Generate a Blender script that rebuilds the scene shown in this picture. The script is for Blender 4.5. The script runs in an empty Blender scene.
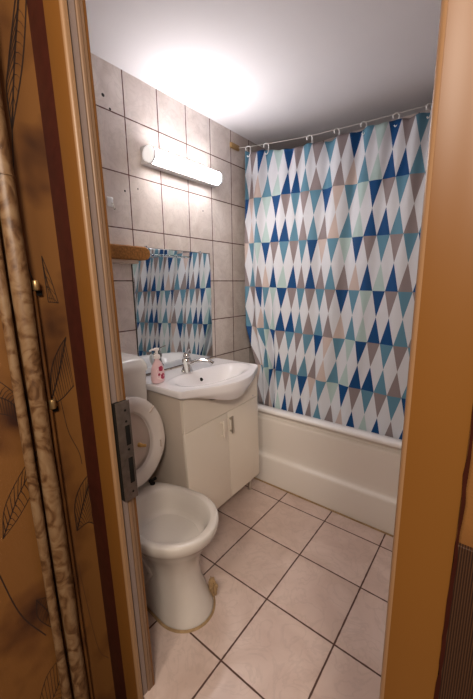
import bpy, bmesh, math, random
from mathutils import Vector, Matrix
PI = math.pi
random.seed(7)
SC = bpy.context.scene
COL = SC.collection

# ------------------------------------------------------------------ helpers
def link(o, parent=None):
    COL.objects.link(o)
    if parent is not None:
        o.parent = parent
        o.matrix_parent_inverse = Matrix.Translation(parent.location).inverted() if parent.type == 'EMPTY' or parent.type == 'MESH' else Matrix()
    return o

def obj(name, bm, mats, parent=None, smooth=True, angle=35):
    bmesh.ops.remove_doubles(bm, verts=bm.verts, dist=1e-6)
    bmesh.ops.recalc_face_normals(bm, faces=bm.faces)
    me = bpy.data.meshes.new(name)
    bm.to_mesh(me); bm.free()
    if not isinstance(mats, (list, tuple)): mats = [mats]
    for m in mats: me.materials.append(m)
    if smooth:
        for p in me.polygons: p.use_smooth = True
        me.set_sharp_from_angle(angle=math.radians(angle))
    o = bpy.data.objects.new(name, me)
    return link(o, parent)

def thing(name, label, cat, loc=(0, 0, 0), group=None):
    o = bpy.data.objects.new(name, None)
    o.empty_display_size = .05
    o.location = loc
    COL.objects.link(o)
    return tag(o, label, cat, group)

def tag(o, label, cat, group=None):
    o['label'] = label; o['category'] = cat
    if group: o['group'] = group
    return o

def struct(o):
    o['kind'] = 'structure'; return o

def B(): return bmesh.new()

def box(bm, x0, x1, y0, y1, z0, z1, bev=0, seg=2, mi=0):
    vs = [bm.verts.new((x, y, z)) for x in (x0, x1) for y in (y0, y1) for z in (z0, z1)]
    q = [(0, 1, 3, 2), (4, 6, 7, 5), (0, 4, 5, 1), (2, 3, 7, 6), (0, 2, 6, 4), (1, 5, 7, 3)]
    fs = [bm.faces.new([vs[i] for i in f]) for f in q]
    for f in fs: f.material_index = mi
    if bev:
        es = list({e for f in fs for e in f.edges})
        r = bmesh.ops.bevel(bm, geom=es, offset=bev, segments=seg, profile=.5, affect='EDGES')
        for f in r['faces']: f.material_index = mi
    return vs

def quad(bm, pts, mi=0):
    f = bm.faces.new([bm.verts.new(p) for p in pts]); f.material_index = mi; return f

def loft(bm, rings, cap0=True, cap1=True, closed=True, mi=0):
    R = [[bm.verts.new(p) for p in r] for r in rings]
    n = len(R[0])
    for a, b in zip(R, R[1:]):
        for i in range(n if closed else n - 1):
            j = (i + 1) % n
            f = bm.faces.new((a[i], a[j], b[j], b[i])); f.material_index = mi
    if cap0: bm.faces.new(R[0][::-1]).material_index = mi
    if cap1: bm.faces.new(R[-1]).material_index = mi
    return R

def frame(d):
    d = d.normalized()
    a = Vector((0, 0, 1)) if abs(d.z) < .9 else Vector((1, 0, 0))
    u = d.cross(a).normalized(); return u, d.cross(u).normalized()

def tube(bm, pts, r, n=12, cap=True, closed=False, mi=0):
    pts = [Vector(p) for p in pts]
    rr = r if isinstance(r, (list, tuple)) else [r] * len(pts)
    rings = []; u = None
    for i, p in enumerate(pts):
        if closed: d = pts[(i + 1) % len(pts)] - pts[i - 1]
        else: d = pts[min(i + 1, len(pts) - 1)] - pts[max(i - 1, 0)]
        d.normalize()
        if u is None: u, v = frame(d)
        else:
            u = (u - d * u.dot(d)).normalized(); v = d.cross(u)
        rings.append([p + (u * math.cos(2 * PI * k / n) + v * math.sin(2 * PI * k / n)) * rr[i] for k in range(n)])
    if closed: rings.append(rings[0])
    loft(bm, rings, cap and not closed, cap and not closed, mi=mi)

def lathe(bm, prof, c, axis='z', n=32, sx=1, sy=1, mi=0):
    rings = []
    for r, h in prof:
        ring = []
        for k in range(n):
            a = 2 * PI * k / n; p, q = r * math.cos(a) * sx, r * math.sin(a) * sy
            if axis == 'z': v = (c[0] + p, c[1] + q, c[2] + h)
            elif axis == 'y': v = (c[0] + p, c[1] + h, c[2] + q)
            else: v = (c[0] + h, c[1] + p, c[2] + q)
            ring.append(v)
        rings.append(ring)
    loft(bm, rings, mi=mi)

def interp(x, xs, ys):
    if x <= xs[0]: return ys[0] + (x - xs[0]) * (ys[1] - ys[0]) / (xs[1] - xs[0])
    for i in range(len(xs) - 1):
        if x <= xs[i + 1]:
            t = (x - xs[i]) / (xs[i + 1] - xs[i]); return ys[i] * (1 - t) + ys[i + 1] * t
    return ys[-1] + (x - xs[-1]) * (ys[-1] - ys[-2]) / (xs[-1] - xs[-2])

def sm(t): t = max(0, min(1, t)); return t * t * (3 - 2 * t)

# ------------------------------------------------------------------ materials
def newmat(name):
    m = bpy.data.materials.new(name); m.use_nodes = True
    nt = m.node_tree; return m, nt, nt.nodes['Principled BSDF']

def mat(name, rgb, rough=.5, metal=0, spec=.5, noise=0, nscale=20, bump=0, **kw):
    m, nt, p = newmat(name)
    p.inputs['Base Color'].default_value = (*rgb, 1)
    p.inputs['Roughness'].default_value = rough
    p.inputs['Metallic'].default_value = metal
    p.inputs['Specular IOR Level'].default_value = spec
    for k, v in kw.items(): p.inputs[k.replace('_', ' ')].default_value = v
    if noise or bump:
        tc = nt.nodes.new('ShaderNodeTexCoord')
        nz = nt.nodes.new('ShaderNodeTexNoise'); nz.inputs['Scale'].default_value = nscale; nz.inputs['Detail'].default_value = 4
        nt.links.new(tc.outputs['Object'], nz.inputs['Vector'])
        if noise:
            mx = nt.nodes.new('ShaderNodeMix'); mx.data_type = 'RGBA'
            mx.inputs['A'].default_value = (*[c * (1 - noise) for c in rgb], 1)
            mx.inputs['B'].default_value = (*[min(1, c * (1 + noise)) for c in rgb], 1)
            nt.links.new(nz.outputs['Fac'], mx.inputs['Factor'])
            nt.links.new(mx.outputs['Result'], p.inputs['Base Color'])
        if bump:
            b = nt.nodes.new('ShaderNodeBump'); b.inputs['Strength'].default_value = bump; b.inputs['Distance'].default_value = .002
            nt.links.new(nz.outputs['Fac'], b.inputs['Height']); nt.links.new(b.outputs['Normal'], p.inputs['Normal'])
    return m

def tile_mat(name, ax, size, off, tile_a, tile_b, grout, gw, rough, nscale, veins=.35):
    """ceramic tiles on the plane spanned by axes ax, grout joints at off + k*size"""
    m, nt, p = newmat(name); N = nt.nodes.new; Lk = nt.links.new
    def math_(op, a, b=None, c=None):
        n = N('ShaderNodeMath'); n.operation = op
        for i, v in enumerate((a, b, c)):
            if v is None: continue
            if isinstance(v, (int, float)): n.inputs[i].default_value = v
            else: Lk(v, n.inputs[i])
        return n.outputs[0]
    tc = N('ShaderNodeTexCoord'); sp = N('ShaderNodeSeparateXYZ'); Lk(tc.outputs['Object'], sp.inputs[0])
    wob = N('ShaderNodeTexNoise'); wob.inputs['Scale'].default_value = 35; wob.inputs['Detail'].default_value = 3
    Lk(tc.outputs['Object'], wob.inputs['Vector'])
    ds = []; ids = []
    for a, s, o in zip(ax, size, off):
        u = math_('DIVIDE', math_('SUBTRACT', sp.outputs[a], o), s)
        ids.append(math_('FLOOR', u))
        f = math_('FRACT', u)
        ds.append(math_('MULTIPLY', math_('MINIMUM', f, math_('SUBTRACT', 1, f)), s))
    d = math_('MINIMUM', ds[0], ds[1])
    w = math_('MULTIPLY', math_('ADD', wob.outputs['Fac'], .45), gw)
    g = N('ShaderNodeMapRange'); g.interpolation_type = 'SMOOTHSTEP'
    Lk(d, g.inputs['Value']); Lk(math_('MULTIPLY', w, .55), g.inputs['From Min']); Lk(math_('MULTIPLY', w, 1.1), g.inputs['From Max'])
    cid = N('ShaderNodeCombineXYZ'); Lk(ids[0], cid.inputs[0]); Lk(ids[1], cid.inputs[1])
    wn = N('ShaderNodeTexWhiteNoise'); Lk(cid.outputs[0], wn.inputs['Vector'])
    sh = N('ShaderNodeVectorMath'); sh.operation = 'MULTIPLY_ADD'
    Lk(wn.outputs['Color'], sh.inputs[0]); sh.inputs[1].default_value = (9, 9, 9); Lk(tc.outputs['Object'], sh.inputs[2])
    nz = N('ShaderNodeTexNoise'); nz.inputs['Scale'].default_value = nscale; nz.inputs['Detail'].default_value = 5; nz.inputs['Distortion'].default_value = 1.2
    Lk(sh.outputs[0], nz.inputs['Vector'])
    mr = N('ShaderNodeMapRange'); mr.inputs['From Min'].default_value = .35; mr.inputs['From Max'].default_value = .65
    Lk(nz.outputs['Fac'], mr.inputs['Value'])
    nz2 = N('ShaderNodeTexNoise'); nz2.inputs['Scale'].default_value = nscale * 1.6; nz2.inputs['Detail'].default_value = 6; nz2.inputs['Distortion'].default_value = 2.5
    Lk(sh.outputs[0], nz2.inputs['Vector'])
    vein = math_('SUBTRACT', 1, math_('MINIMUM', 1, math_('MULTIPLY', math_('ABSOLUTE', math_('SUBTRACT', nz2.outputs['Fac'], .5)), 22)))
    c1 = N('ShaderNodeMix'); c1.data_type = 'RGBA'; c1.inputs['A'].default_value = (*tile_a, 1); c1.inputs['B'].default_value = (*tile_b, 1)
    Lk(mr.outputs['Result'], c1.inputs['Factor'])
    c2 = N('ShaderNodeMix'); c2.data_type = 'RGBA'; c2.inputs['B'].default_value = (*[c * .72 for c in tile_a], 1)
    Lk(c1.outputs['Result'], c2.inputs['A']); Lk(math_('MULTIPLY', vein, veins), c2.inputs['Factor'])
    gm = N('ShaderNodeMix'); gm.data_type = 'RGBA'; gm.inputs['A'].default_value = (*grout, 1); gm.inputs['B'].default_value = (*[min(1, c * 2.6) for c in grout], 1)
    Lk(wob.outputs['Fac'], gm.inputs['Factor'])
    c3 = N('ShaderNodeMix'); c3.data_type = 'RGBA'; Lk(g.outputs['Result'], c3.inputs['Factor'])
    Lk(gm.outputs['Result'], c3.inputs['A']); Lk(c2.outputs['Result'], c3.inputs['B'])
    Lk(c3.outputs['Result'], p.inputs['Base Color'])
    rr = N('ShaderNodeMapRange'); Lk(g.outputs['Result'], rr.inputs['Value']); rr.inputs['To Min'].default_value = .9; rr.inputs['To Max'].default_value = rough
    Lk(rr.outputs['Result'], p.inputs['Roughness'])
    bp = N('ShaderNodeBump'); bp.inputs['Distance'].default_value = .002; bp.inputs['Strength'].default_value = .6
    Lk(math_('ADD', g.outputs['Result'], math_('MULTIPLY', nz.outputs['Fac'], .12)), bp.inputs['Height']); Lk(bp.outputs['Normal'], p.inputs['Normal'])
    return m

M = {}
M['wall_tile'] = tile_mat('wall tile', (1, 2), (.1975, .251), (.8455, 2.611 - 251 * .01 * .1 * 0 - .251 * 10), (.67, .58, .53), (.78, .70, .65), (.060, .022, .018), .0036, .22, 7, .25)
M['wall_tile_x'] = tile_mat('wall tile x', (0, 2), (.1975, .251), (0, 2.611 - .251 * 10), (.67, .58, .53), (.78, .70, .65), (.060, .022, .018), .0036, .22, 7, .25)
M['floor_tile'] = tile_mat('floor tile', (0, 1), (.3, .3), (.530, 1.604), (.56, .42, .36), (.66, .52, .46), (.050, .024, .018), .0042, .30, 4.5, .26)
M['ceiling'] = mat('ceiling paint', (.78, .75, .76), .85, noise=.04, nscale=4, bump=.15)
M['white'] = mat('white acrylic', (.80, .75, .70), .22)
M['rim'] = mat('white enamel', (.86, .83, .82), .15)
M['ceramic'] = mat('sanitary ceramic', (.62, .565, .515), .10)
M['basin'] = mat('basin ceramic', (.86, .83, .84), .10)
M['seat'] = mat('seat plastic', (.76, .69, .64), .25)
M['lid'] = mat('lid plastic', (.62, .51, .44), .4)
M['cistern'] = mat('cistern plastic', (.78, .74, .69), .25)
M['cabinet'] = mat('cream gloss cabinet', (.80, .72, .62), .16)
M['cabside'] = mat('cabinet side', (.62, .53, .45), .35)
M['gap'] = mat('dark gap', (.02, .015, .012), .8)
M['chrome'] = mat('chrome', (.72, .70, .68), .12, 1)
M['satin'] = mat('satin nickel', (.60, .56, .50), .35, 1)
M['mirror'] = mat('mirror silver', (.66, .69, .70), .015, 1)
M['glass'] = mat('clear glass', (.85, .95, .93), .03, Transmission_Weight=1.0, IOR=1.45)
M['black'] = mat('black plastic', (.010, .009, .008), .6, spec=.15)
M['yellow'] = mat('yellowed plastic', (.62, .36, .10), .4)
M['brass'] = mat('brass', (.55, .36, .16), .35, .8)
M['cork'] = mat('brown cork', (.30, .13, .034), .75, spec=.2, noise=.98, nscale=105, bump=.4)
M['housing'] = mat('lamp housing', (.80, .78, .78), .4)
M['grey'] = mat('grey plastic ring', (.45, .42, .44), .4)
M['rope'] = mat('white cord', (.70, .66, .62), .6)
M['hook'] = mat('white plastic', (.85, .85, .84), .3)
M['orange'] = mat('orange frame paint', (.175, .070, .0125), .38, noise=.06, nscale=5, bump=.04)
M['pale'] = mat('pale edge paint', (.30, .17, .085), .4)
M['seal'] = mat('grey mauve jamb strip', (.25, .185, .16), .5)
M['bead'] = mat('tan bead', (.22, .13, .075), .45)
M['red'] = mat('dark red wood', (.042, .008, .004), .55, spec=.2, noise=.35, nscale=30, bump=.3)
M['metal'] = mat('worn steel plate', (.17, .14, .12), .45, .85, noise=.5, nscale=55, bump=.2)
M['stain'] = mat('rusty sealant', (.34, .22, .11), .8, noise=.5, nscale=60, bump=.5)
M['water'] = mat('bowl water', (.60, .55, .50), .03)
M['white_cap'] = mat('white pump', (.86, .80, .78), .35)

def lamp_mat(name, rgb, s):
    m, nt, p = newmat(name)
    p.inputs['Base Color'].default_value = (.9, .9, .9, 1)
    p.inputs['Emission Color'].default_value = (*rgb, 1); p.inputs['Emission Strength'].default_value = s
    return m
M['cap'] = lamp_mat('glowing end cap', (1.0, .95, .93), .45)
M['tube'] = lamp_mat('lit diffuser', (1.0, .965, .98), 38)

def soap_mat():
    m, nt, p = newmat('pink soap bottle')
    p.inputs['Base Color'].default_value = (.92, .64, .66, 1); p.inputs['Roughness'].default_value = .15
    p.inputs['Transmission Weight'].default_value = .12; p.inputs['IOR'].default_value = 1.35
    return m
M['soap'] = soap_mat()
M['petal'] = mat('crimson flower print', (.42, .02, .07), .4)
M['labelp'] = mat('pale label', (.88, .68, .66), .4)

def paper(name, dark=False):
    """orange-tan wallpaper with cloudy maroon patches"""
    m, nt, p = newmat(name); N = nt.nodes.new; Lk = nt.links.new
    tc = N('ShaderNodeTexCoord')
    nz = N('ShaderNodeTexNoise'); nz.inputs['Scale'].default_value = 4.5; nz.inputs['Detail'].default_value = 3
    Lk(tc.outputs['Object'], nz.inputs['Vector'])
    cr = N('ShaderNodeValToRGB'); e = cr.color_ramp.elements
    e[0].position = .30; e[0].color = (.035, .009, .003, 1)
    e[1].position = .50; e[1].color = (.205, .084, .019, 1)
    x = e.new(.40); x.color = (.135, .050, .011, 1)
    Lk(nz.outputs['Fac'], cr.inputs[0]); Lk(cr.outputs[0], p.inputs['Base Color'])
    p.inputs['Roughness'].default_value = .55
    n2 = N('ShaderNodeTexNoise'); n2.inputs['Scale'].default_value = 400; Lk(tc.outputs['Object'], n2.inputs['Vector'])
    b = N('ShaderNodeBump'); b.inputs['Strength'].default_value = .25; b.inputs['Distance'].default_value = .001
    Lk(n2.outputs['Fac'], b.inputs['Height']); Lk(b.outputs['Normal'], p.inputs['Normal'])
    return m
M['paper'] = paper('leafy wallpaper')
M['ink'] = mat('dark print', (.028, .014, .010), .5)
M['ink2'] = mat('brown print', (.10, .04, .015), .5)

def ribbed():
    m, nt, p = newmat('ribbed brown wallpaper'); N = nt.nodes.new; Lk = nt.links.new
    tc = N('ShaderNodeTexCoord')
    wv = N('ShaderNodeTexWave'); wv.bands_direction = 'X'; wv.inputs['Scale'].default_value = 112; wv.inputs['Distortion'].default_value = .6; wv.inputs['Detail Scale'].default_value = 3
    Lk(tc.outputs['Object'], wv.inputs['Vector'])
    cr = N('ShaderNodeValToRGB'); cr.color_ramp.elements[0].color = (.016, .005, .002, 1); cr.color_ramp.elements[1].color = (.07, .028, .010, 1)
    Lk(wv.outputs['Fac'], cr.inputs[0]); Lk(cr.outputs[0], p.inputs['Base Color']); p.inputs['Roughness'].default_value = .6
    b = N('ShaderNodeBump'); b.inputs['Strength'].default_value = .6; b.inputs['Distance'].default_value = .002
    Lk(wv.outputs['Fac'], b.inputs['Height']); Lk(b.outputs['Normal'], p.inputs['Normal'])
    return m
M['ribbed'] = ribbed()

def marble():
    m, nt, p = newmat('marbled pipe paper'); N = nt.nodes.new; Lk = nt.links.new
    tc = N('ShaderNodeTexCoord')
    nz = N('ShaderNodeTexNoise'); nz.inputs['Scale'].default_value = 16; nz.inputs['Detail'].default_value = 6; nz.inputs['Distortion'].default_value = 2.2
    Lk(tc.outputs['Object'], nz.inputs['Vector'])
    cr = N('ShaderNodeValToRGB'); e = cr.color_ramp.elements
    e[0].position = .36; e[0].color = (.085, .037, .013, 1); e[1].position = .52; e[1].color = (.205, .115, .054, 1)
    x = e.new(.45); x.color = (.15, .074, .030, 1)
    x = e.new(.66); x.color = (.25, .155, .08, 1)
    Lk(nz.outputs['Fac'], cr.inputs[0]); Lk(cr.outputs[0], p.inputs['Base Color']); p.inputs['Roughness'].default_value = .45
    b = N('ShaderNodeBump'); b.inputs['Strength'].default_value = .4; b.inputs['Distance'].default_value = .003
    Lk(nz.outputs['Fac'], b.inputs['Height']); Lk(b.outputs['Normal'], p.inputs['Normal'])
    return m
M['marble'] = marble()

def cloth(name, rgb):
    m, nt, p = newmat(name)
    p.inputs['Base Color'].default_value = (*rgb, 1); p.inputs['Roughness'].default_value = .55
    p.inputs['Specular IOR Level'].default_value = .2
    tc = nt.nodes.new('ShaderNodeTexCoord')
    nz = nt.nodes.new('ShaderNodeTexNoise'); nz.inputs['Scale'].default_value = 22; nz.inputs['Detail'].default_value = 3
    nt.links.new(tc.outputs['Object'], nz.inputs['Vector'])
    b = nt.nodes.new('ShaderNodeBump'); b.inputs['Strength'].default_value = .25; b.inputs['Distance'].default_value = .006
    nt.links.new(nz.outputs['Fac'], b.inputs['Height']); nt.links.new(b.outputs['Normal'], p.inputs['Normal'])
    return m
CL = {'W': cloth('curtain white', (.62, .635, .68)), 'N': cloth('curtain navy', (.004, .058, .19)), 'T': cloth('curtain teal', (.10, .235, .33)),
      'M': cloth('curtain mint', (.40, .52, .51)), 'G': cloth('curtain taupe', (.25, .205, .21)), 'B': cloth('curtain beige', (.52, .42, .385))}
CK = ['W', 'N', 'T', 'M', 'G', 'B']

# ------------------------------------------------------------------ the room
CEIL = 2.305; XR = 1.66; YB = 2.37; YF = .505
bm = B(); box(bm, -.10, XR + .1, .467, YB + .1, -.30, 0); struct(obj('floor', bm, M['floor_tile'], smooth=False))
bm = B(); box(bm, -.10, XR + .1, YF, YB + .1, CEIL, CEIL + .1); struct(obj('ceiling', bm, M['ceiling'], smooth=False))
bm = B(); box(bm, -.10, 0, YF, YB + .1, 0, CEIL); wall_left = struct(obj('wall_left', bm, M['wall_tile'], smooth=False))
bm = B(); box(bm, 0, XR, YB, YB + .1, 0, CEIL); struct(obj('wall_back', bm, M['wall_tile_x'], smooth=False))
bm = B(); box(bm, XR, XR + .1, YF, YB + .1, 0, CEIL); struct(obj('wall_right', bm, M['wall_tile'], smooth=False))
# wall with the doorway: bathroom side plaster, hall side papered
bm = B()
box(bm, -.10, .56, .466, YF, -.30, CEIL); box(bm, 1.462, XR + .6, .466, YF, -.30, CEIL); box(bm, .56, 1.462, .466, YF, 2.16, CEIL)
for f in bm.faces:
    if f.normal.y < -.5 or f.calc_center_median().y < .468: f.material_index = 1
wf = struct(obj('wall_front', bm, [M['wall_tile_x'], M['paper']], smooth=False))
bm = B(); box(bm, 1.464, XR + .6, .458, .4655, -.30, 1.0, .001, 1); struct(obj('trim_1', bm, M['ribbed']))
# hall
HX = .47
bm = B(); box(bm, HX - .1, HX, -1.6, .4655, -.30, 2.45); wh = struct(obj('wall_hall', bm, M['paper'], smooth=False))
bm = B(); box(bm, HX - .1, XR + .6, -1.6, .4655, -.40, -.30); struct(obj('floor_hall', bm, mat('hall floor', (.16, .075, .04), .5, noise=.2), smooth=False))

# leaf print on the hall wallpaper (flat ink on the wall at x = HX)
LEAF = [
 [[[0.4324, 2.0409], [0.3948, 1.879], [0.3816, 1.8087], [0.3818, 1.7242]], [[0.4587, 2.0559], [0.4433, 1.9665], [0.4223, 1.8693], [0.3818, 1.7242]], [[0.4394, 2.045], [0.4086, 1.8852], [0.3818, 1.7242]]],
 [[[0.4391, 1.2841], [0.4255, 1.2868], [0.4121, 1.2882]][::-1], [[0.4111, 1.4145], [0.4273, 1.3495], [0.4391, 1.2841]][::1], [[0.4111, 1.4145], [0.4115, 1.3631], [0.4121, 1.2882]]],
 [[[0.3775, 0.9902], [0.3949, 1.0925], [0.4208, 1.1477], [0.4479, 1.1829]], [[0.3775, 0.9902], [0.413, 1.0017], [0.4524, 1.0325]], [[0.3775, 0.9902], [0.4169, 1.0878], [0.4479, 1.1829]]],
 [[[0.4047, 0.5646], [0.4069, 0.6435], [0.4252, 0.6942], [0.4584, 0.7274], [0.4650, 0.7038]], [[0.4047, 0.5646], [0.442, 0.5707], [0.465, 0.5485]], [[0.4047, 0.5646], [0.4363, 0.6447], [0.4650, 0.7038]]],
 [[[0.2148, 0.6633], [0.2302, 0.7468], [0.2785, 0.8224], [0.3285, 0.8742]], [[0.2148, 0.6633], [0.2615, 0.7063], [0.3202, 0.7828]], [[0.2148, 0.6633], [0.2631, 0.759], [0.326, 0.8533]]],
 [[[0.2579, 1.1003], [0.2889, 1.0596], [0.308, 1.02], [0.315, 0.9348]], [[0.2462, 1.0107], [0.2799, 0.9884], [0.315, 0.9348]], [[0.2521, 1.0557], [0.2886, 1.02], [0.315, 0.9348]]],
 [[[0.2664, 0.4254], [0.2625, 0.371], [0.2823, 0.3229], [0.3204, 0.2633]], [[0.2664, 0.4254], [0.3005, 0.4033], [0.3384, 0.3399]], [[0.2664, 0.4254], [0.2923, 0.3586], [0.3204, 0.2633]]],
 [[[0.2159, 0.055], [0.256, 0.1499], [0.2952, 0.1781], [0.3355, 0.2005]], [[0.2619, 0.004], [0.3003, 0.0581], [0.3377, 0.1615]], [[0.2359, 0.0296], [0.2853, 0.0921], [0.3355, 0.2005]]],
]
STEM = [
 [[0.3818, 1.7242], [0.3677, 1.576], [0.3679, 1.4655], [0.3714, 1.3967], [0.3832, 1.3305]],
 [[0.1931, 0.5677], [0.2128, 0.4582], [0.2342, 0.3829], [0.2757, 0.2916]],
 [[0.4094, 0.9963], [0.4191, 0.8963], [0.4419, 0.8196], [0.4469, 0.7756]],
 [[0.3953, 0.4471], [0.4023, 0.3237], [0.4215, 0.0959], [0.4517, 0.02]],
]
def smooth_poly(pl, n=24):
    # Catmull-Rom through the points
    P = [Vector(q) for q in pl]; P = [P[0] * 2 - P[1]] + P + [P[-1] * 2 - P[-2]]
    out = []; S = len(P) - 3
    for k in range(n + 1):
        t = k / n * S; i = min(int(t), S - 1); f = t - i
        a, b, c, d = P[i:i + 4]
        out.append(.5 * ((2 * b) + (c - a) * f + (2 * a - 5 * b + 4 * c - d) * f * f + (3 * b - a - 3 * c + d) * f ** 3))
    return out
def ribbon(bm, pl, w0, w1, x, mi=0):
    n = len(pl); prev = None
    for i, q in enumerate(pl):
        d = pl[min(i + 1, n - 1)] - pl[max(i - 1, 0)]
        if d.length < 1e-9: continue
        nrm = Vector((-d.y, d.x)).normalized() * (w0 + (w1 - w0) * i / (n - 1)) * .5
        a = bm.verts.new((x, *(q + nrm))); b = bm.verts.new((x, *(q - nrm)))
        if prev: bm.faces.new((prev[0], prev[1], b, a)).material_index = mi
        prev = (a, b)
bm = B(); X = HX + .0006
for k, (a, b, c) in enumerate(LEAF):
    A_, B_, C_ = smooth_poly(a), smooth_poly(b), smooth_poly(c)
    mi = 0
    w = .0030 if k in (0, 2, 3) else .0020
    ribbon(bm, A_, w, w, X, mi); ribbon(bm, B_, w, w, X, mi); ribbon(bm, C_, w * 1.5, w, X, mi)
    for j in range(2, 24, 2 if k != 1 else 5):
        for S_ in (A_, B_):
            e = S_[min(24, j + 3)]
            ribbon(bm, [C_[j], (C_[j] + e) * .5 + Vector((0, .004)), e], .0022 if k in (0, 2, 3, 4, 5) else .0015, .0010, X, mi)
for k, s in enumerate(STEM):
    ribbon(bm, smooth_poly(s), .003 if k < 2 else .0016, .003 if k < 2 else .0016, X, 0 if k != 3 else 1)
lp = obj('leaf_print', bm, [M['ink'], M['ink2']], wh, smooth=False)

# ------------------------------------------------------------------ door frame
def prism(bm, poly, z0, z1, mi=0):
    loft(bm, [[(x, y, z0) for x, y in poly], [(x, y, z1) for x, y in poly]], mi=mi)
def arc(cx, cy, r, a0, a1, n=6):
    return [(cx + r * math.cos(math.radians(a0 + (a1 - a0) * k / n)), cy + r * math.sin(math.radians(a0 + (a1 - a0) * k / n))) for k in range(n + 1)]
# left jamb with its casing
bm = B()
prism(bm, [(.566, .51), (.566, .454)] + arc(.572, .454, .004, 180, 270, 3) + arc(.648, .456, .006, -90, 0, 5) + [(.654, .464), (.646, .464), (.646, .51)], -.30, 2.16)
prism(bm, [(.640, .4685), (.651, .4685), (.651, .4835), (.640, .4835)], -.30, 2.16, 1)
prism(bm, [(.640, .4855)] + arc(.650, .4895, .004, -90, 0, 3) + [(.654, .4950), (.640, .4950)], -.30, 2.16, 3)
prism(bm, [(.640, .4965), (.6535, .4965), (.6535, .5035), (.640, .5035)], -.30, 2.16, 3)
prism(bm, [(.640, .505), (.6535, .505), (.6535, .511), (.640, .511)], -.30, 2.16, 0)
prism(bm, [(.636, .463), (.642, .463), (.642, .512), (.636, .512)], -.30, 2.16, 2)
jl = struct(obj('door_1', bm, [M['orange'], M['seal'], M['gap'], M['bead']]))
bm = B(); prism(bm, [(.6455, .4494)] + arc(.648, .456, .0067, -90, 0, 6) + [(.6547, .4635), (.650, .4635), (.648, .4545), (.6455, .4515)], -.30, 2.16)  # paler strip along the rounded inner corner
obj('pale_edge', bm, M['pale'], jl)['label'] = 'pale inner edge of the orange frame'
bm = B(); box(bm, .6642, .6680, .4680, .512, .712, 1.012, .0012, 2)
sp_ = obj('strike_plate', bm, M['metal'], jl)
bm = B(); box(bm, .640, .6641, .4665, .511, .714, 1.010, .001, 1); obj('plate_backing', bm, M['black'], sp_)
sp_['label'] = 'worn steel strike plate with two dark slots'
for nm, y0, y1, z0, z1 in (('latch_slot', .490, .506, .880, .940), ('bolt_slot', .490, .506, .762, .842)):
    bm = B(); box(bm, .660, .6688, y0, y1, z0, z1, .002, 2); obj(nm, bm, M['black'], sp_)
for z in (.985, .952, .867, .735):
    bm = B(); lathe(bm, [(.0001, .0010), (.0028, .0008), (.0036, 0), (.0036, -.002)], (.6685, .496, z), 'x', 12); obj('screw', bm, M['black'], sp_)
# dark red old frame board beside it
bm = B(); box(bm, .456, .5610, .4585, .4660, -.30, 2.16, .002, 2); red_board = struct(obj('trim_2', bm, M['red']))
# right jamb
bm = B()
prism(bm, arc(1.405, .458, .008, 180, 270, 5) + [(1.462, .450), (1.4675, .4535), (1.4675, .512), (1.397, .512)], -.30, 2.16, 0)
jr = struct(obj('door_2', bm, [M['orange']]))
bm = B(); prism(bm, arc(1.4055, .4585, .0092, 182, 262, 5) + arc(1.4055, .4585, .0080, 262, 182, 5), -.30, 2.16)  # paler strip round the jamb's left corner
obj('pale_edge', bm, M['pale'], jr)['label'] = 'pale edge of the orange jamb'
bm = B()
pts = []; z = 0
random.seed(3)
zs = [k * .02 for k in range(0, 76)]
L_ = [(1.4675 + random.uniform(-.0015, .0012), .4522, z) for z in zs]; R_ = [(1.4725 + random.uniform(-.0015, .0005), .4575, z) for z in zs]
for i in range(len(zs) - 1): quad(bm, [L_[i], R_[i], R_[i + 1], L_[i + 1]])
for i in range(len(zs) - 1): quad(bm, [tuple(Vector(L_[i]) + Vector((0, .006, 0))), tuple(Vector(L_[i + 1]) + Vector((0, .006, 0))), L_[i + 1], L_[i]])
obj('torn_paper_edge', bm, M['red'], jr)['label'] = 'torn dark red paper edge'
bm = B(); box(bm, .566, 1.4675, .450, .512, 2.10, 2.16, .002, 2); struct(obj('door_3', bm, M['orange']))

# ------------------------------------------------------------------ hall pipes
def pipe(name, y, x, r, label, kinks=True, m='marble', z1=2.30):
    bm = B(); pts = []; rs = []
    n = 46
    for k in range(n + 1):
        z = z1 * k / n
        pts.append((x, y, z - .30 * (1 - k / n))); rs.append(r * (1 + (.05 * math.sin(z * 9.1 + y * 40) + .03 * math.sin(z * 23) if kinks else 0)))
    tube(bm, pts, rs, 18)
    return tag(obj(name, bm, M[m]), label, 'pipe')
wp = pipe('heating_pipe', .3395, .4955, .0215, 'thick vertical pipe covered in marbled paper on the hall wall')
bm = B(); lathe(bm, [(.0222, -.002), (.0232, -.001), (.0232, .001), (.0222, .002)], (.4955, .3395, 1.60), 'z', 18); obj('paper_seam', bm, M['marble'], wp)
pipe('heating_pipe', .3000, .4870, .0125, 'thinner marbled vertical pipe left of the thick one')
cp = pipe('cable_conduit', .372, .4825, .0065, 'narrow conduit with brass clips between thick pipe and red door board', m='paper', z1=1.32)
for z in (1.335, 1.0):
    bm = B(); lathe(bm, [(.001, -.014), (.008, -.013), (.0095, -.009), (.0095, .009), (.008, .013), (.001, .014)], (.490, .378, z), 'z', 16)
    c = obj('pipe_clip', bm, M['brass'], cp); c['label'] = 'small brass clip'
    bm = B(); box(bm, .470, .480, .370, .396, z - .028, z - .014, .001, 1); obj('clip_foot', bm, M['black'], c)

LEANERS = [jl, red_board, wh] + [o for o in COL.objects if o.parent is None and o.name.split('.')[0] in ('heating_pipe', 'cable_conduit')]
# the old left frame, hall wall and pipes lean a little out of plumb
LEAN = .034
def lean(o):
    if o.type == 'MESH':
        for v in o.data.vertices: v.co.x += LEAN * (1.35 - v.co.z)
    for c in o.children: lean(c)
for o in LEANERS: lean(o)
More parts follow.
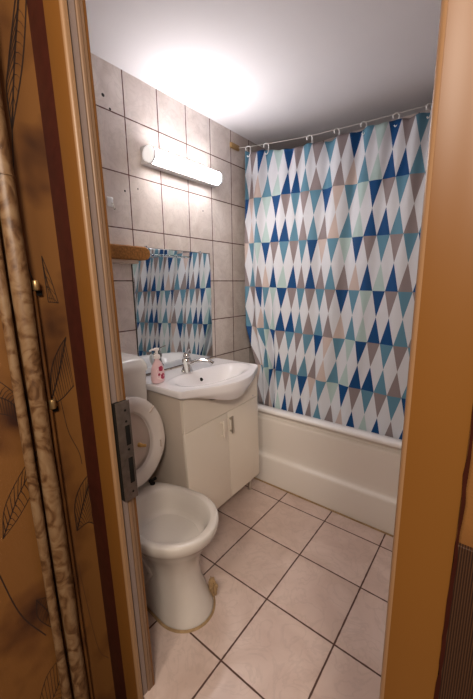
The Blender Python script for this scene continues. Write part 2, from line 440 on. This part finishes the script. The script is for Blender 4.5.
# ------------------------------------------------------------------ wall lamp
lamp = thing('wall_lamp', 'lit white fluorescent tube lamp on the tiled wall above the mirror', 'lamp', (0, 1.41, 1.96))
Y0, Y1, ZL = 1.112, 1.655, 1.962
bm = B(); box(bm, 0, .050, Y0 + .006, Y1 - .006, ZL - .0395, ZL + .0395, .003, 2); obj('lamp_body', bm, M['housing'], lamp)
bm = B(); lathe(bm, [(.001, Y0 + .030), (.036, Y0 + .030), (.036, Y1 - .022), (.001, Y1 - .022)], (.052, 0, ZL), 'y', 32); df = obj('lamp_diffuser', bm, M['tube'], lamp); df['label'] = 'glowing white diffuser tube'
for a, b in ((Y0, Y0 + .022), (Y1 - .015, Y1)):
    s = 1 if a == Y0 else -1
    e0, e1 = (a, b) if s > 0 else (b, a)
    bm = B(); lathe(bm, [(.001, e0), (.026, e0 + s * .001), (.034, e0 + s * .006), (.0385, e0 + s * .012), (.0385, e1), (.001, e1)], (.052, 0, ZL), 'y', 32)
    cap = obj('end_cap', bm, M['cap'], lamp)
    bm = B(); lathe(bm, [(.0392, e1), (.0392, e1 + s * .009), (.030, e1 + s * .009), (.030, e1)], (.052, 0, ZL), 'y', 32); obj('cap_ring', bm, M['grey'], cap)

# ------------------------------------------------------------------ mirror, board, hook, wall plugs
mi_ = thing('wall_mirror', 'frameless rectangular mirror above the basin reflecting the diamond curtain', 'mirror', (0, 1.31, .856))
bm = B(); box(bm, .001, .0075, 1.022, 1.600, .858, 1.524, .0012, 1)
obj('mirror_glass', bm, M['mirror'], mi_)
bm = B(); box(bm, .0004, .0040, 1.0195, 1.6025, .8555, 1.5265); obj('mirror_backing', bm, M['black'], mi_)
for y in (1.11, 1.51):
    bm = B(); box(bm, .001, .011, y - .008, y + .008, 1.520, 1.534, .002, 2); obj('mirror_clip', bm, M['chrome'], mi_)

bd = thing('wall_shelf', 'brown cork-faced ledge with rounded end left of the mirror top', 'shelf', (0, .95, 1.46))
bm = B()
prof = [(.066, .60, .0), (.066, 1.064, 0), (.064, 1.080, .006), (.062, 1.090, .014), (.060, 1.094, .020)]
rings = []
for x, y, d in prof:
    z0, z1 = 1.456 + d * .8, 1.521 - d * .8
    rings.append([(.0, y, z0), (x - .006, y, z0), (x, y, z0 + .006), (x, y, z1 - .006), (x - .006, y, z1), (.0, y, z1)])
loft(bm, rings); obj('ledge', bm, M['cork'], bd)
bm = B(); box(bm, 0, .050, .60, 1.03, 1.438, 1.455, .002, 2); obj('under_board', bm, mat('pale board', (.55, .42, .33), .5), bd)
bm = B(); tube(bm, [(.03, 1.090, 1.488), (.03, 1.106, 1.488)], .009, 14); obj('end_ferrule', bm, M['chrome'], bd)
gs = bm = B(); box(bm, .008, .045, 1.107, 1.40, 1.487, 1.493, .001, 1); obj('glass_strip', bm, M['glass'], bd)

hk = thing('wall_hook', 'small white adhesive hook on the tile above the cork ledge', 'hook', (0, .932, 1.70))
bm = B(); box(bm, 0, .006, .914, .944, 1.695, 1.738, .003, 2); obj('hook_plate', bm, M['hook'], hk)
bm = B(); tube(bm, [(.006, .936, 1.712), (.014, .936, 1.706), (.018, .936, 1.694), (.018, .937, 1.684), (.024, .938, 1.680), (.028, .938, 1.688)], .003, 10); obj('hook_wire', bm, M['satin'], hk)
for y, z, r in ((.938, 2.162, .0075), (.968, 2.117, .0055), (1.015, 1.781, .005), (1.091, 1.805, .0038), (1.555, 1.773, .004)):
    bm = B(); lathe(bm, [(.0005, .0016), (r * .7, .0014), (r, .0002), (r, -.001)], (0, y, z), 'x', 14); obj('screw_hole', bm, M['gap'], wall_left)

# ------------------------------------------------------------------ vanity unit
VY0, VY1, VX, VZ0, VZ1, VM = 1.024, 1.636, .342, .103, .790, 1.345
va = thing('bathroom_vanity', 'glossy cream vanity cabinet with two doors under the washbasin', 'cabinet', (.17, 1.33, 0))
bm = B(); 
for b in ((.004, VX, VY0, VY0 + .016, VZ0, .815), (.004, VX, VY1 - .016, VY1, VZ0, .793), (.004, .010, VY0 + .016, VY1 - .016, VZ0, .70), (.004, VX, VY0 + .016, VY1 - .016, VZ0, VZ0 + .016)): box(bm, *b)
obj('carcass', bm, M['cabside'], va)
bm = B(); 
TOP = [(VY0 + (VY1 - VY0) * k / 30, .806 - (VY0 + (VY1 - VY0) * k / 30 - 1.33) * .042 - .012 * sm((VY0 + (VY1 - VY0) * k / 30 - 1.40) / .12) - .009 * sm((1.14 - (VY0 + (VY1 - VY0) * k / 30)) / .1) - .070 * math.exp(-((VY0 + (VY1 - VY0) * k / 30 - 1.305) / .135) ** 4)) for k in range(31)]
poly = [(VY1, .640), (VY0, .640)] + TOP
loft(bm, [[(VX + .0005, y, z) for y, z in poly], [(VX + .018, y, z) for y, z in poly]]); fp = obj('front_panel', bm, M['cabinet'], va)
bm = B(); lathe(bm, [(.001, .003), (.0035, .002), (.004, 0), (.004, -.002)], (VX + .018, 1.588, .656), 'x', 14); obj('cover_cap', bm, M['grey'], fp)
for y0, y1, hy in ((VY0, VM - .0015, 1.290), (VM + .0015, VY1, 1.362)):
    bm = B(); box(bm, VX + .0005, VX + .018, y0, y1, VZ0 - .004, .6365, .002, 2); d = obj('door', bm, M['cabinet'], va)
    bm = B(); box(bm, VX + .034, VX + .042, hy - .0085, hy + .0085, .510, .612, .003, 2)
    for z in (.52, .595): box(bm, VX + .017, VX + .036, hy - .005, hy + .005, z - .005, z + .005, .001, 1)
    obj('handle', bm, M['cabinet'] if hy < 1.3 else M['satin'], d)
for x, y in ((.31, 1.595), (.31, 1.06), (.06, 1.595), (.06, 1.06)):
    bm = B(); lathe(bm, [(.013, 0), (.014, .002), (.010, .012), (.010, VZ0 - .0005)], (x, y, 0), 'z', 16); obj('leg', bm, M['satin'], va)

# the unit stands a little askew on its legs
RV = Matrix.Translation((0, 1.33, .1)) @ Matrix.Rotation(math.radians(2.4), 4, 'X') @ Matrix.Translation((0, -1.33, -.1))
def askew(o):
    if o.type == 'MESH' and not o.name.startswith('leg'): o.data.transform(RV)
    for c in o.children: askew(c)
askew(va)
# ------------------------------------------------------------------ washbasin
ba = thing('washbasin', 'white ceramic washbasin with bowed front set on the vanity cabinet', 'sink', (.2, 1.3, .80))
ZT = .848
ctrl = [(.010, .972), (.20, .970), (.345, .972), (.372, .980), (.385, 1.010), (.410, 1.070), (.450, 1.150), (.478, 1.230), (.486, 1.300), (.476, 1.375), (.448, 1.450),
        (.412, 1.520), (.385, 1.575), (.365, 1.612), (.340, 1.624), (.20, 1.624), (.010, 1.622)]
def resample(P, n):
    P = [Vector(p) for p in P]
    d = [0]
    for a, b in zip(P, P[1:]): d.append(d[-1] + (b - a).length)
    out = []
    for k in range(n):
        t = d[-1] * k / (n - 1)
        i = max(j for j in range(len(d) - 1) if d[j] <= t + 1e-9); f = (t - d[i]) / (d[i + 1] - d[i])
        out.append(P[i].lerp(P[i + 1], f))
    return out
front = resample([tuple(v) for v in smooth_poly(ctrl, 90)], 84)
back = resample([(.010, 1.622), (.010, .972)], 30)[1:-1]
OUT = [tuple(v) for v in front] + [tuple(v) for v in back]
BC = (.262, 1.300)
def bowl_z(x, y):
    # wide half-moon bowl with a straighter back
    dx, dy = x - BC[0], y - BC[1]
    ax = .150 if dx > 0 else .105
    q = (abs(dx / ax) ** 2.3 + abs(dy / .268) ** 2.3) ** (1 / 2.3)
    dep = .115 * (1 - sm((q - .30) / .70)) if q < 1 else 0
    lip = .004 * math.exp(-((q - 1.06) / .05) ** 2)
    return ZT - dep + lip
bm = B()
NR = 34
rings = []
for k in range(1, NR + 1):
    t = k / NR
    rings.append([(BC[0] + (x - BC[0]) * t * .99, BC[1] + (y - BC[1]) * t * .99, 0) for x, y in OUT])
rings = [[(x, y, bowl_z(x, y)) for x, y, _ in r] for r in rings]
def scaled(s, z, belly=0):
    o = []
    for x, y in OUT:
        xx, yy = BC[0] + (x - BC[0]) * s, BC[1] + (y - BC[1]) * s
        fb = belly * math.exp(-((y - 1.29) / .215) ** 2) * sm((x - .22) / .2)
        o.append((max(.004, xx), yy, z - fb))
    return o
rings += [scaled(1.0, ZT - .004), scaled(1.0, ZT - .012), scaled(.998, ZT - .030, .004), scaled(.985, ZT - .036, .012), scaled(.94, ZT - .040, .030), scaled(.86, ZT - .041, .060)]
R = loft(bm, rings, True, False)
obj('basin_body', bm, M['basin'], ba, angle=50)
bm = B(); lathe(bm, [(.0005, .002), (.009, .002), (.011, 0), (.011, -.004)], (0, 0, 0), 'x', 18)
bmesh.ops.rotate(bm, verts=bm.verts, cent=(0, 0, 0), matrix=Matrix.Rotation(math.radians(-40), 3, 'Y'))
bmesh.ops.translate(bm, verts=bm.verts, vec=(.190, 1.300, bowl_z(.190, 1.300) + .004)); obj('overflow_hole', bm, M['black'], ba)
bm = B(); lathe(bm, [(.0005, .003), (.018, .003), (.022, .001), (.022, -.003)], (.262, 1.30, bowl_z(.262, 1.30) + .001), 'z', 24); obj('drain', bm, M['chrome'], ba)

# faucet
fa = thing('faucet', 'chrome mixer tap with turned spout at the back of the washbasin', 'faucet', (.118, 1.235, ZT))
FX, FY = .136, 1.243
bm = B(); lathe(bm, [(.034, 0), (.034, .007), (.029, .014), (.024, .030), (.023, .048), (.027, .054), (.027, .070), (.022, .080), (.001, .082)], (FX, FY, ZT + .002), 'z', 28); obj('tap_body', bm, M['chrome'], fa)
bm = B(); tube(bm, [(FX + .010, FY + .006, ZT + .046), (FX + .035, FY + .03, ZT + .062), (FX + .065, FY + .06, ZT + .068), (FX + .095, FY + .085, ZT + .062), (FX + .108, FY + .097, ZT + .048)], [.012, .012, .0125, .013, .014], 16)
obj('spout', bm, M['chrome'], fa)
bm = B(); lathe(bm, [(.001, 0), (.017, .002), (.019, .010), (.016, .024), (.010, .030), (.001, .031)], (FX, FY, ZT + .083), 'z', 24)
tube(bm, [(FX, FY, ZT + .100), (FX - .012, FY + .02, ZT + .114), (FX - .025, FY + .045, ZT + .122)], [.005, .0045, .005], 12)
obj('tap_lever', bm, M['chrome'], fa)
bm = B(); tube(bm, [(FX + .022, FY - .022, ZT + .010), (FX + .026, FY - .030, ZT + .040), (FX + .022, FY - .034, ZT + .066), (FX + .018, FY - .034, ZT + .078)], [.008, .011, .008, .003], 14)  # white lever piece beside the tap body
obj('side_lever', bm, M['hook'], fa)['label'] = 'white plastic piece leaning on the tap'

# soap bottle
so = thing('soap_bottle', 'pink liquid soap pump bottle with red flower print on the basin corner', 'bottle', (.158, 1.010, ZT))
SX, SY = .165, 1.016
bm = B()
lathe(bm, [(.030, .000), (.036, .004), (.0385, .020), (.0385, .055), (.034, .080), (.024, .102), (.014, .114), (.0125, .124), (.0125, .130)], (SX, SY, ZT + .002), 'z', 32, sx=.62, sy=1.0)
bt = obj('bottle_body', bm, M['soap'], so)
bm = B(); lathe(bm, [(.016, 0), (.016, .016), (.010, .020), (.0065, .022), (.0065, .040), (.012, .041), (.012, .052), (.001, .054)], (SX, SY, ZT + .126), 'z', 24)
tube(bm, [(SX, SY, ZT + .172), (SX - .008, SY - .022, ZT + .172), (SX - .012, SY - .034, ZT + .166)], [.006, .005, .004], 12)
obj('pump', bm, M['white_cap'], so)
bm = B()
def blob(bm, dy, dz, ry, rz, mi):
    n = 18; R0 = []
    pts = [(SY + dy + ry * math.cos(2 * PI * k / n) * (1 + .15 * math.cos(10 * PI * k / n)), dz + rz * math.sin(2 * PI * k / n)) for k in range(n)]
    def on(y, z):
        t = max(-1, min(1, (y - SY) / .0385)); rad = interp(z, [.004, .02, .055, .08, .102], [.036, .0385, .0385, .034, .024])
        t = max(-.98, min(.98, (y - SY) / rad)); return SX + rad * .62 * math.sqrt(1 - t * t) + .0006 + mi * .0003
    c = bm.verts.new((on(SY + dy, dz), SY + dy, ZT + .002 + dz))
    vs = [bm.verts.new((on(y, z), y, ZT + .002 + z)) for y, z in pts]
    for i in range(n): bm.faces.new((c, vs[i], vs[(i + 1) % n])).material_index = mi
blob(bm, .002, .050, .026, .034, 0); blob(bm, .004, .074, .015, .013, 1); blob(bm, .014, .034, .016, .015, 1); blob(bm, -.010, .046, .007, .007, 1)
obj('flower_label', bm, [M['labelp'], M['petal']], so, smooth=False)

# ------------------------------------------------------------------ toilet
CY = .778
to = thing('toilet', 'white floor-standing toilet with raised seat beside the vanity cabinet', 'toilet', (.45, CY, 0))
def egg(xb, xf, hw, z, n=64, bw=.62, pw=2.2):
    """closed outline: rounded front at xf, squarer back at xb with half width hw*bw"""
    xc = xf - hw * 1.12; pts = []
    for k in range(n):
        a = 2 * PI * k / n - PI
        c, s = math.cos(a), math.sin(a)
        if c >= 0:
            x = xc + (xf - xc) * c; y = hw * s
        else:
            e = 2 / 3.0
            x = xc - (xc - xb) * abs(c) ** e
            t = (xc - x) / (xc - xb)
            y = hw * math.copysign(abs(s) ** e, s) * (1 - (1 - bw) * t ** 1.3)
        pts.append((x, CY + y, z))
    return pts
bm = B()
secs = [(0, .215, .688, .116, .85), (.012, .215, .686, .115, .85), (.05, .220, .664, .106, .85), (.12, .225, .628, .096, .85), (.19, .225, .622, .098, .85), (.245, .222, .634, .112, .85),
        (.290, .215, .658, .135, .80), (.325, .205, .682, .156, .75), (.352, .200, .697, .170, .70), (.362, .200, .708, .177, .68), (.385, .200, .712, .181, .66), (.397, .202, .710, .179, .66), (.402, .208, .704, .173, .66)]
rings = [egg(b, f, h, z, bw=w) for z, b, f, h, w in secs]
def inner(b, f, h, z): return egg(b, f, h, z, bw=.9, pw=2)
rings += [inner(.314, .680, .150, .401), inner(.318, .674, .145, .396), inner(.324, .664, .137, .380), inner(.333, .648, .127, .345), inner(.339, .642, .123, .318), inner(.346, .634, .117, .303), inner(.360, .618, .106, .296),
          inner(.385, .580, .086, .291), inner(.400, .545, .066, .284)]
loft(bm, rings, True, True)
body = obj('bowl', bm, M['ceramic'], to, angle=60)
bm = B(); loft(bm, [inner(.358, .620, .107, .2972), inner(.359, .619, .106, .2982)], True, True); obj('bowl_water', bm, M['water'], body)
# trapway relief on the side of the pedestal
bm = B()
for s in (-1, 1):
    tube(bm, [(.30, CY + s * .066, .30), (.40, CY + s * .074, .235), (.47, CY + s * .076, .165), (.42, CY + s * .080, .090), (.30, CY + s * .086, .055)], [.030, .030, .026, .022, .016], 14)
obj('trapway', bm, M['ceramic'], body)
# sealant round the foot
bm = B()
e0 = egg(.213, .690, .118, .0, bw=.85); e1 = egg(.213, .695, .123, .0, bw=.85)
loft(bm, [[(x, y, .0075) for x, y, _ in e0], [(x, y, .005) for x, y, _ in e1], [(x, y, .0004) for x, y, _ in egg(.212, .698, .126, 0, bw=.85)]], False, False)
obj('sealant', bm, M['stain'], to)['label'] = 'brown stained sealant round the foot'
bm = B(); random.seed(11)
from mathutils import noise
bmesh.ops.create_icosphere(bm, subdivisions=4, radius=1)
for v in bm.verts:
    k = 1 + .55 * noise.noise(v.co * 2.6) + .25 * noise.noise(v.co * 6.5)
    v.co = Vector((.634 + .020 * v.co.x * k, CY + .098 + .013 * v.co.y * k, .040 + .042 * v.co.z * k))
obj('rust_patch', bm, M['stain'], to)['label'] = 'crusty yellow brown patch at the foot'
# raised ring and lid, built flat in (u across, v up) then tilted back
SXB, SZB, TILT = .266, .420, math.radians(5.2)
def seat_pt(u, v, w):
    # w = thickness direction (towards the bowl front)
    return (SXB - v * math.sin(TILT) + w * math.cos(TILT), CY + u, SZB + v * math.cos(TILT) + w * math.sin(TILT))
def seat_out(k, n, g=0):
    a = 2 * PI * k / n; s, c = math.sin(a), math.cos(a)
    hw, v0 = .182 - g, .205
    if c >= 0: return hw * s, v0 + (.225 - g) * c
    e = .72
    return hw * math.copysign(abs(s) ** e, s) * (1 - .34 * abs(c) ** 2.0), v0 - (.195 - g) * abs(c) ** .9
def seat_in(k, n, g=0):
    a = 2 * PI * k / n; s, c = math.sin(a), math.cos(a)
    hw = .108 - g
    return hw * s, .205 + (.155 - g if c >= 0 else .125 - g) * c
bm = B(); n = 64
prof = [(0, 0, -.008), (0, .004, -.011), (1, .004, -.011), (1, 0, -.008), (1, 0, .002), (1, -.006, .008), (.5, 0, .0115), (0, .006, .008), (0, 0, .003)]
rings = []
for f, g, w in prof:
    r = []
    for k in range(n):
        if f == 0: u, v = seat_out(k, n, g)
        elif f == 1: u, v = seat_in(k, n, g)
        else:
            a, b = seat_out(k, n), seat_in(k, n); u, v = (a[0] + b[0]) / 2, (a[1] + b[1]) / 2
        r.append(seat_pt(u, v, w + .012))
    rings.append(r)
rings.append(rings[0]); loft(bm, rings, False, False)
seat = obj('toilet_seat', bm, M['seat'], to, angle=45)
for u, v, ang in ((.118, .345, 45), (.146, .168, 90), (-.118, .345, -45), (-.146, .168, -90)):
    bm = B(); box(bm, -.005, .005, -.019, .019, -.004, .004, .003, 2)
    bmesh.ops.rotate(bm, verts=bm.verts, cent=(0, 0, 0), matrix=Matrix.Rotation(math.radians(ang), 3, 'X'))
    bmesh.ops.rotate(bm, verts=bm.verts, cent=(0, 0, 0), matrix=Matrix.Rotation(-TILT, 3, 'Y'))
    bmesh.ops.translate(bm, verts=bm.verts, vec=seat_pt(u, v, .024)); obj('seat_bumper', bm, M['lid'], seat)
bm = B()
loft(bm, [[seat_pt(*seat_out(k, n, .006), -.020) for k in range(n)], [seat_pt(*seat_out(k, n, .002), -.017) for k in range(n)], [seat_pt(*seat_out(k, n, .002), -.011) for k in range(n)], [seat_pt(*seat_out(k, n, .014), -.009) for k in range(n)]])
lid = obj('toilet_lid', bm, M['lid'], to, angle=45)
bm = B(); c = Vector(seat_pt(.050, .190, -.010)); 
tube(bm, [c, c + Vector((.010, .002, 0)), c + Vector((.016, .010, -.003)), c + Vector((.022, .022, -.006))], [.011, .010, .007, .007], 14)
obj('lid_button', bm, M['yellow'], lid)['label'] = 'yellowed knob on the lid'
for s in (-1, 1):
    bm = B(); lathe(bm, [(.012, 0), (.012, .006), (.007, .010), (.007, .022)], (SXB + .006, CY + s * .085, .4005), 'z', 14)
    tube(bm, [(SXB + .006, CY + s * .068, .4225), (SXB + .006, CY + s * .106, .4225)], .0075, 12)
    obj('hinge', bm, M['black'], to)
# cistern on the wall behind
ci = thing('toilet_cistern', 'white plastic cistern on the tiled wall behind the raised toilet seat', 'cistern', (0, CY, .6))
bm = B()
def rr(x0, x1, y0, y1, r, z, n=6):
    pts = [(x0, y0, z)]
    pts += [(x, y, z) for x, y in arc(x1 - r, y0 + r, r, -90, 0, n)] + [(x, y, z) for x, y in arc(x1 - r, y1 - r, r, 0, 90, n)] + [(x0, y1, z)]
    return pts
TY0, TY1 = .628, .940
loft(bm, [rr(0.001, .150, TY0 + .02, TY1 - .02, .03, .60), rr(0.001, .172, TY0 + .006, TY1 - .006, .03, .625), rr(0.001, .190, TY0 + .003, TY1 - .003, .025, .80), rr(0.001, .193, TY0 + .003, TY1 - .003, .025, .938)])
obj('tank', bm, M['cistern'], ci)
bm = B()
loft(bm, [rr(0.001, .199, TY0 - .003, TY1 + .003, .028, .936), rr(0.001, .200, TY0 - .004, TY1 + .004, .028, .944), rr(0.001, .199, TY0 - .003, TY1 + .003, .028, .962), rr(0.001, .188, TY0 + .006, TY1 - .006, .028, .986), rr(0.001, .160, TY0 + .016, TY1 - .018, .03, 1.002), rr(0.001, .10, TY0 + .04, TY1 - .04, .03, 1.009)])
obj('tank_lid', bm, M['cistern'], ci)
bm = B(); tube(bm, [(.09, CY, .605), (.09, CY, .45), (.11, CY, .37), (.15, CY, .33), (.198, CY, .325)], .020, 16); obj('flush_pipe', bm, M['cistern'], ci)

# ------------------------------------------------------------------ bathtub
TX1 = XR - .002
tu = thing('bathtub', 'white bathtub with stepped front panel below the diamond curtain', 'bathtub', (.8, 1.72, 0))
bm = B()
prof = [(1.724, .002), (1.717, .002), (1.716, .010), (1.707, .186), (1.708, .196), (1.713, .203), (1.722, .207), (1.727, .214), (1.729, .226), (1.726, .26), (1.716, .36), (1.7075, .455), (1.7075, .466), (1.711, .473), (1.720, .477), (1.730, .479), (1.732, .484), (1.732, .512), (1.760, .512)]
loft(bm, [[(.002, y, z) for y, z in prof], [(TX1, y, z) for y, z in prof]], False, False, closed=False)
obj('apron_panel', bm, M['white'], tu, angle=40)
bm = B()
def rrect(x0, x1, y0, y1, r, z, n=8):
    pts = []
    for cx, cy, a in ((x1 - r, y1 - r, 0), (x0 + r, y1 - r, 90), (x0 + r, y0 + r, 180), (x1 - r, y0 + r, 270)):
        pts += [(x, y, z) for x, y in arc(cx, cy, r, a, a + 90, n)]
    return pts
ty0, ty1 = 1.690, YB - .002
loft(bm, [rrect(.004, TX1 - .002, 1.73, ty1, .006, .513), rrect(.002, TX1, ty0 + .004, ty1, .006, .514), rrect(.002, TX1, ty0, ty1, .006, .518), rrect(.002, TX1, ty0, ty1, .006, .533), rrect(.002, TX1, ty0 + .004, ty1, .008, .538), rrect(.004, TX1 - .002, ty0 + .012, ty1 - .004, .010, .541),
          rrect(.060, TX1 - .06, ty0 + .062, ty1 - .050, .12, .539), rrect(.070, TX1 - .07, ty0 + .072, ty1 - .060, .12, .530), rrect(.090, TX1 - .09, ty0 + .088, ty1 - .075, .13, .44), rrect(.14, TX1 - .14, ty0 + .12, ty1 - .11, .14, .22), rrect(.19, TX1 - .19, ty0 + .17, ty1 - .16, .14, .165)], False, True)
obj('tub_shell', bm, M['rim'], tu, angle=50)
bm = B(); tube(bm, [(.01, 1.712, .003), (TX1 - .01, 1.712, .003)], .005, 8); obj('floor_sealant', bm, M['stain'], tu)

# ------------------------------------------------------------------ shower curtain
NCOL = 23
X0 = [.054, .101, .167, .206, .279, .349, .399, .459, .515, .599, .672, .738, .800, .872, .941, 1.004, 1.068]
X1 = [.062, .107, .148, .210, .282, .345, .404, .462, .529, .602, .673, .738, .805, .871, .939, 1.006, 1.073]
X2 = [.069, .121, .168, .218, .286, .355, .419, .477, .536, .598, .669, .739, .806, .872, .943, 1.009, 1.077]
X3 = [.086, .143, .196, .240, .289, .362, .430, .491, .550, .610, .680, .748, .817, .885, .950, 1.016, 1.083]
X4 = [.106, .177, .228, .265, .305, .369, .438, .501, .564, .628, .693, .759, .826, .887, .953, 1.022, 1.092]
X5 = [.200, .255, .295, .320, .345, .378, .432, .490, .548, .612, .675, .748, .815, .880, .950, 1.020, 1.090]
X6 = [.240, .285, .318, .338, .360, .392, .440, .494, .550, .612, .675, .746, .812, .878, .948, 1.018, 1.088]
XS = []
for r in (X0, X1, X2, X3, X4, X5, X6):
    r = list(r)
    while len(r) < NCOL: r.append(r[-1] + .0685)
    XS.append(r)
ZH = [2.193, 2.179, 2.175, 2.178, 2.162, 2.155, 2.158, 2.165, 2.157, 2.155, 2.168, 2.165, 2.180, 2.174, 2.180, 2.169, 2.178]
ZH += [2.17, 2.18, 2.165, 2.175, 2.17, 2.18]
ZLR = [None, (1.890, 1.880), (1.605, 1.580), (1.318, 1.280), (1.045, .996), (.785, .730), (.520, .465)]
idx = list(range(NCOL))
def ytop(x): return interp(x, [0, .2, .47, .78, 1.1, 1.6], [1.90, 1.96, 2.02, 2.055, 2.085, 2.12])
def fabric(u, v):
    """u in columns, v in pattern rows from the hem -> point in the room"""
    k = min(int(v), 5); f = v - k
    def xz(kk):
        x = interp(u, idx, XS[kk])
        z = interp(u, idx, ZH) if kk == 0 else interp(u, [0, 16], ZLR[kk])
        return x, z
    (xa, za), (xb, zb) = xz(k), xz(k + 1)
    x = xa + (xb - xa) * f; z = za + (zb - za) * f
    t = (2.2 - z) / 1.7
    y = ytop(x) * (1 - t) + 1.800 * t
    y = max(y, 1.792)
    amp = .009 + .006 * math.sin(u * .7 + 1)
    y += amp * math.sin(u * 2.35 + .25 * math.sin(v * 1.3)) + .006 * math.sin(u * 5.1 + v * .5) * math.exp(-v * .5)
    y += .030 * math.exp(-((u - 2.6) / 1.7) ** 2) * sm((v - 2.2) / 2) * math.sin(u * 3.6)
    return (x, y, z)
D = ['TGNTMNGTG', 'NBTMNGTGT', 'BTMNGTGTN']; U = ['TGBTMNNTG', 'GBTMNNTGT', 'GTGBNMNGN']
H = 6
bm = B()
nu, nv = (NCOL - 1) * 2 * H, 6 * 2 * H
V = [[bm.verts.new(fabric(i / (2 * H), j / (2 * H))) for j in range(nv + 1)] for i in range(nu + 1)]
def cell(uc, vc):
    i = round(uc); fu = uc - i
    k = int(vc); fv = vc - k
    if fv < .5: inside = abs(fu) + fv < .5; c = D[k % 3][i % 9]
    else: inside = abs(fu) + (1 - fv) < .5; c = U[k % 3][i % 9]
    return CK.index(c if inside else 'W')
for i in range(nu):
    for j in range(nv):
        a, b, c, d = V[i][j], V[i + 1][j], V[i + 1][j + 1], V[i][j + 1]
        qi, qj = (i // H) % 2, (j // H) % 2
        li, lj = i % H, j % H
        # diagonal of the quarter cell
        anti = (qi == qj)
        on = (li + lj == H - 1) if anti else (li == lj)
        u0, v0 = i / (2 * H), j / (2 * H); s = 1 / (2 * H)
        if not on:
            bm.faces.new((a, b, c, d)).material_index = cell(u0 + s / 2, v0 + s / 2)
        elif anti:
            bm.faces.new((a, b, d)).material_index = cell(u0 + s * .25, v0 + s * .25)
            bm.faces.new((b, c, d)).material_index = cell(u0 + s * .75, v0 + s * .75)
        else:
            bm.faces.new((a, b, c)).material_index = cell(u0 + s * .75, v0 + s * .25)
            bm.faces.new((a, c, d)).material_index = cell(u0 + s * .25, v0 + s * .75)
cur = obj('shower_curtain', bm, [CL[k] for k in CK], angle=180)
so_ = cur.modifiers.new('thickness', 'SOLIDIFY'); so_.thickness = .0008
tag(cur, 'shower curtain with blue, teal, taupe and white diamonds hanging into the bathtub', 'curtain')

# cord and its wall bracket
def cordpt(x): return Vector((x, ytop(x) - .004, 2.204 + .012 * ((x - .75) / .75) ** 2))
co = thing('curtain_string', 'thin white cord strung from the tiled wall carrying the shower curtain', 'cord', tuple(cordpt(.0)))
bm = B(); tube(bm, [cordpt(x) for x in [.005 + 1.65 * k / 40 for k in range(41)]], .0015, 8); obj('cord', bm, M['rope'], co)
for x0, x1 in ((0, .014), (XR - .014, XR)):
    bm = B(); p0 = cordpt((x0 + x1) / 2)
    box(bm, x0, x1, p0.y - .075, p0.y + .012, p0.z - .016, p0.z + .016, .003, 2)
    bk = obj('wall_bracket', bm, M['brass'], co); bk['label'] = 'small brown bracket on the wall'
HKX = [.078, .196, .468, .631, .778, .942, 1.092, 1.24, 1.40]
proto = None
names = ['leftmost white curtain hook, beside the tiled wall bracket', 'second white curtain hook from the tiled wall', 'third white curtain hook from the tiled wall', 'fourth white curtain hook, near the middle of the cord',
         'fifth white curtain hook from the tiled wall', 'sixth white curtain hook, second from the right jamb', 'rightmost white curtain hook, beside the orange jamb', 'white curtain hook hidden behind the orange jamb', 'last white curtain hook by the far wall']
for i, x in enumerate(HKX[:7]):
    c = cordpt(x)
    if proto is None:
        bm = B(); pts = []
        for k in range(19):
            a = math.radians(-35 + 250 * k / 18)
            pts.append((0, .016 * math.cos(a), -.0125 + .016 * math.sin(a)))
        pts = pts[::-1]
        pts = [(0, -.002, -.060), (0, .006, -.062), (0, .011, -.052)][:0] + pts
        tail = [(0, .0150, -.026), (0, .0125, -.042), (0, .006, -.056), (0, -.003, -.060), (0, -.008, -.053)]
        tube(bm, pts + tail, .0036, 8)
        o = obj('curtain_hook', bm, M['hook']); proto = o
    else:
        o = proto.copy(); COL.objects.link(o)
    o.location = c; o.rotation_euler = (0, 0, math.radians(-52 + 10 * math.sin(i * 2.3)))
    tag(o, names[i], 'hook', 'curtain hooks on the cord')

# ------------------------------------------------------------------ light
def light(name, kind, loc, energy, rgb, size=.1, rot=None):
    l = bpy.data.lights.new(name, kind); l.energy = energy; l.color = rgb
    if kind == 'AREA': l.size = size
    else: l.shadow_soft_size = size
    o = bpy.data.objects.new(name, l); o.location = loc
    if rot: o.rotation_euler = rot
    COL.objects.link(o); return o
light('hall_lamp_and_fill', 'POINT', (1.20, -.95, 2.25), 62, (1.0, .86, .72), .25)
light('hall_lamp_and_fill', 'POINT', (2.10, -.80, 2.25), 118, (1.0, .86, .72), .25)  # second hall light is an added fill, placed to reach past the left jamb
w = bpy.data.worlds.new('World'); SC.world = w; w.use_nodes = True
w.node_tree.nodes['Background'].inputs[0].default_value = (1.0, .70, .45, 1); w.node_tree.nodes['Background'].inputs[1].default_value = .05

# ------------------------------------------------------------------ camera
r = Vector((0.785017, 0.619329, -0.013445)); u = Vector((-0.108601, 0.158957, 0.981294)); f = Vector((-0.609881, 0.768872, -0.192043))
cam = bpy.data.cameras.new('camera'); co_ = bpy.data.objects.new('camera', cam); COL.objects.link(co_)
mw = Matrix.Identity(4)
for i in range(3):
    mw[i][0], mw[i][1], mw[i][2] = r[i], u[i], -f[i]
mw.translation = (1.479, 0, 1.329)
co_.matrix_world = mw
cam.sensor_fit = 'HORIZONTAL'; cam.sensor_width = 36; cam.lens = 36 * 330.546 / 473; cam.clip_start = .02
SC.camera = co_
SC.view_settings.view_transform = 'Standard'; SC.view_settings.look = 'None'; SC.view_settings.gamma = 1
SC.view_settings.use_curve_mapping = False; SC.view_settings.exposure = 0.25
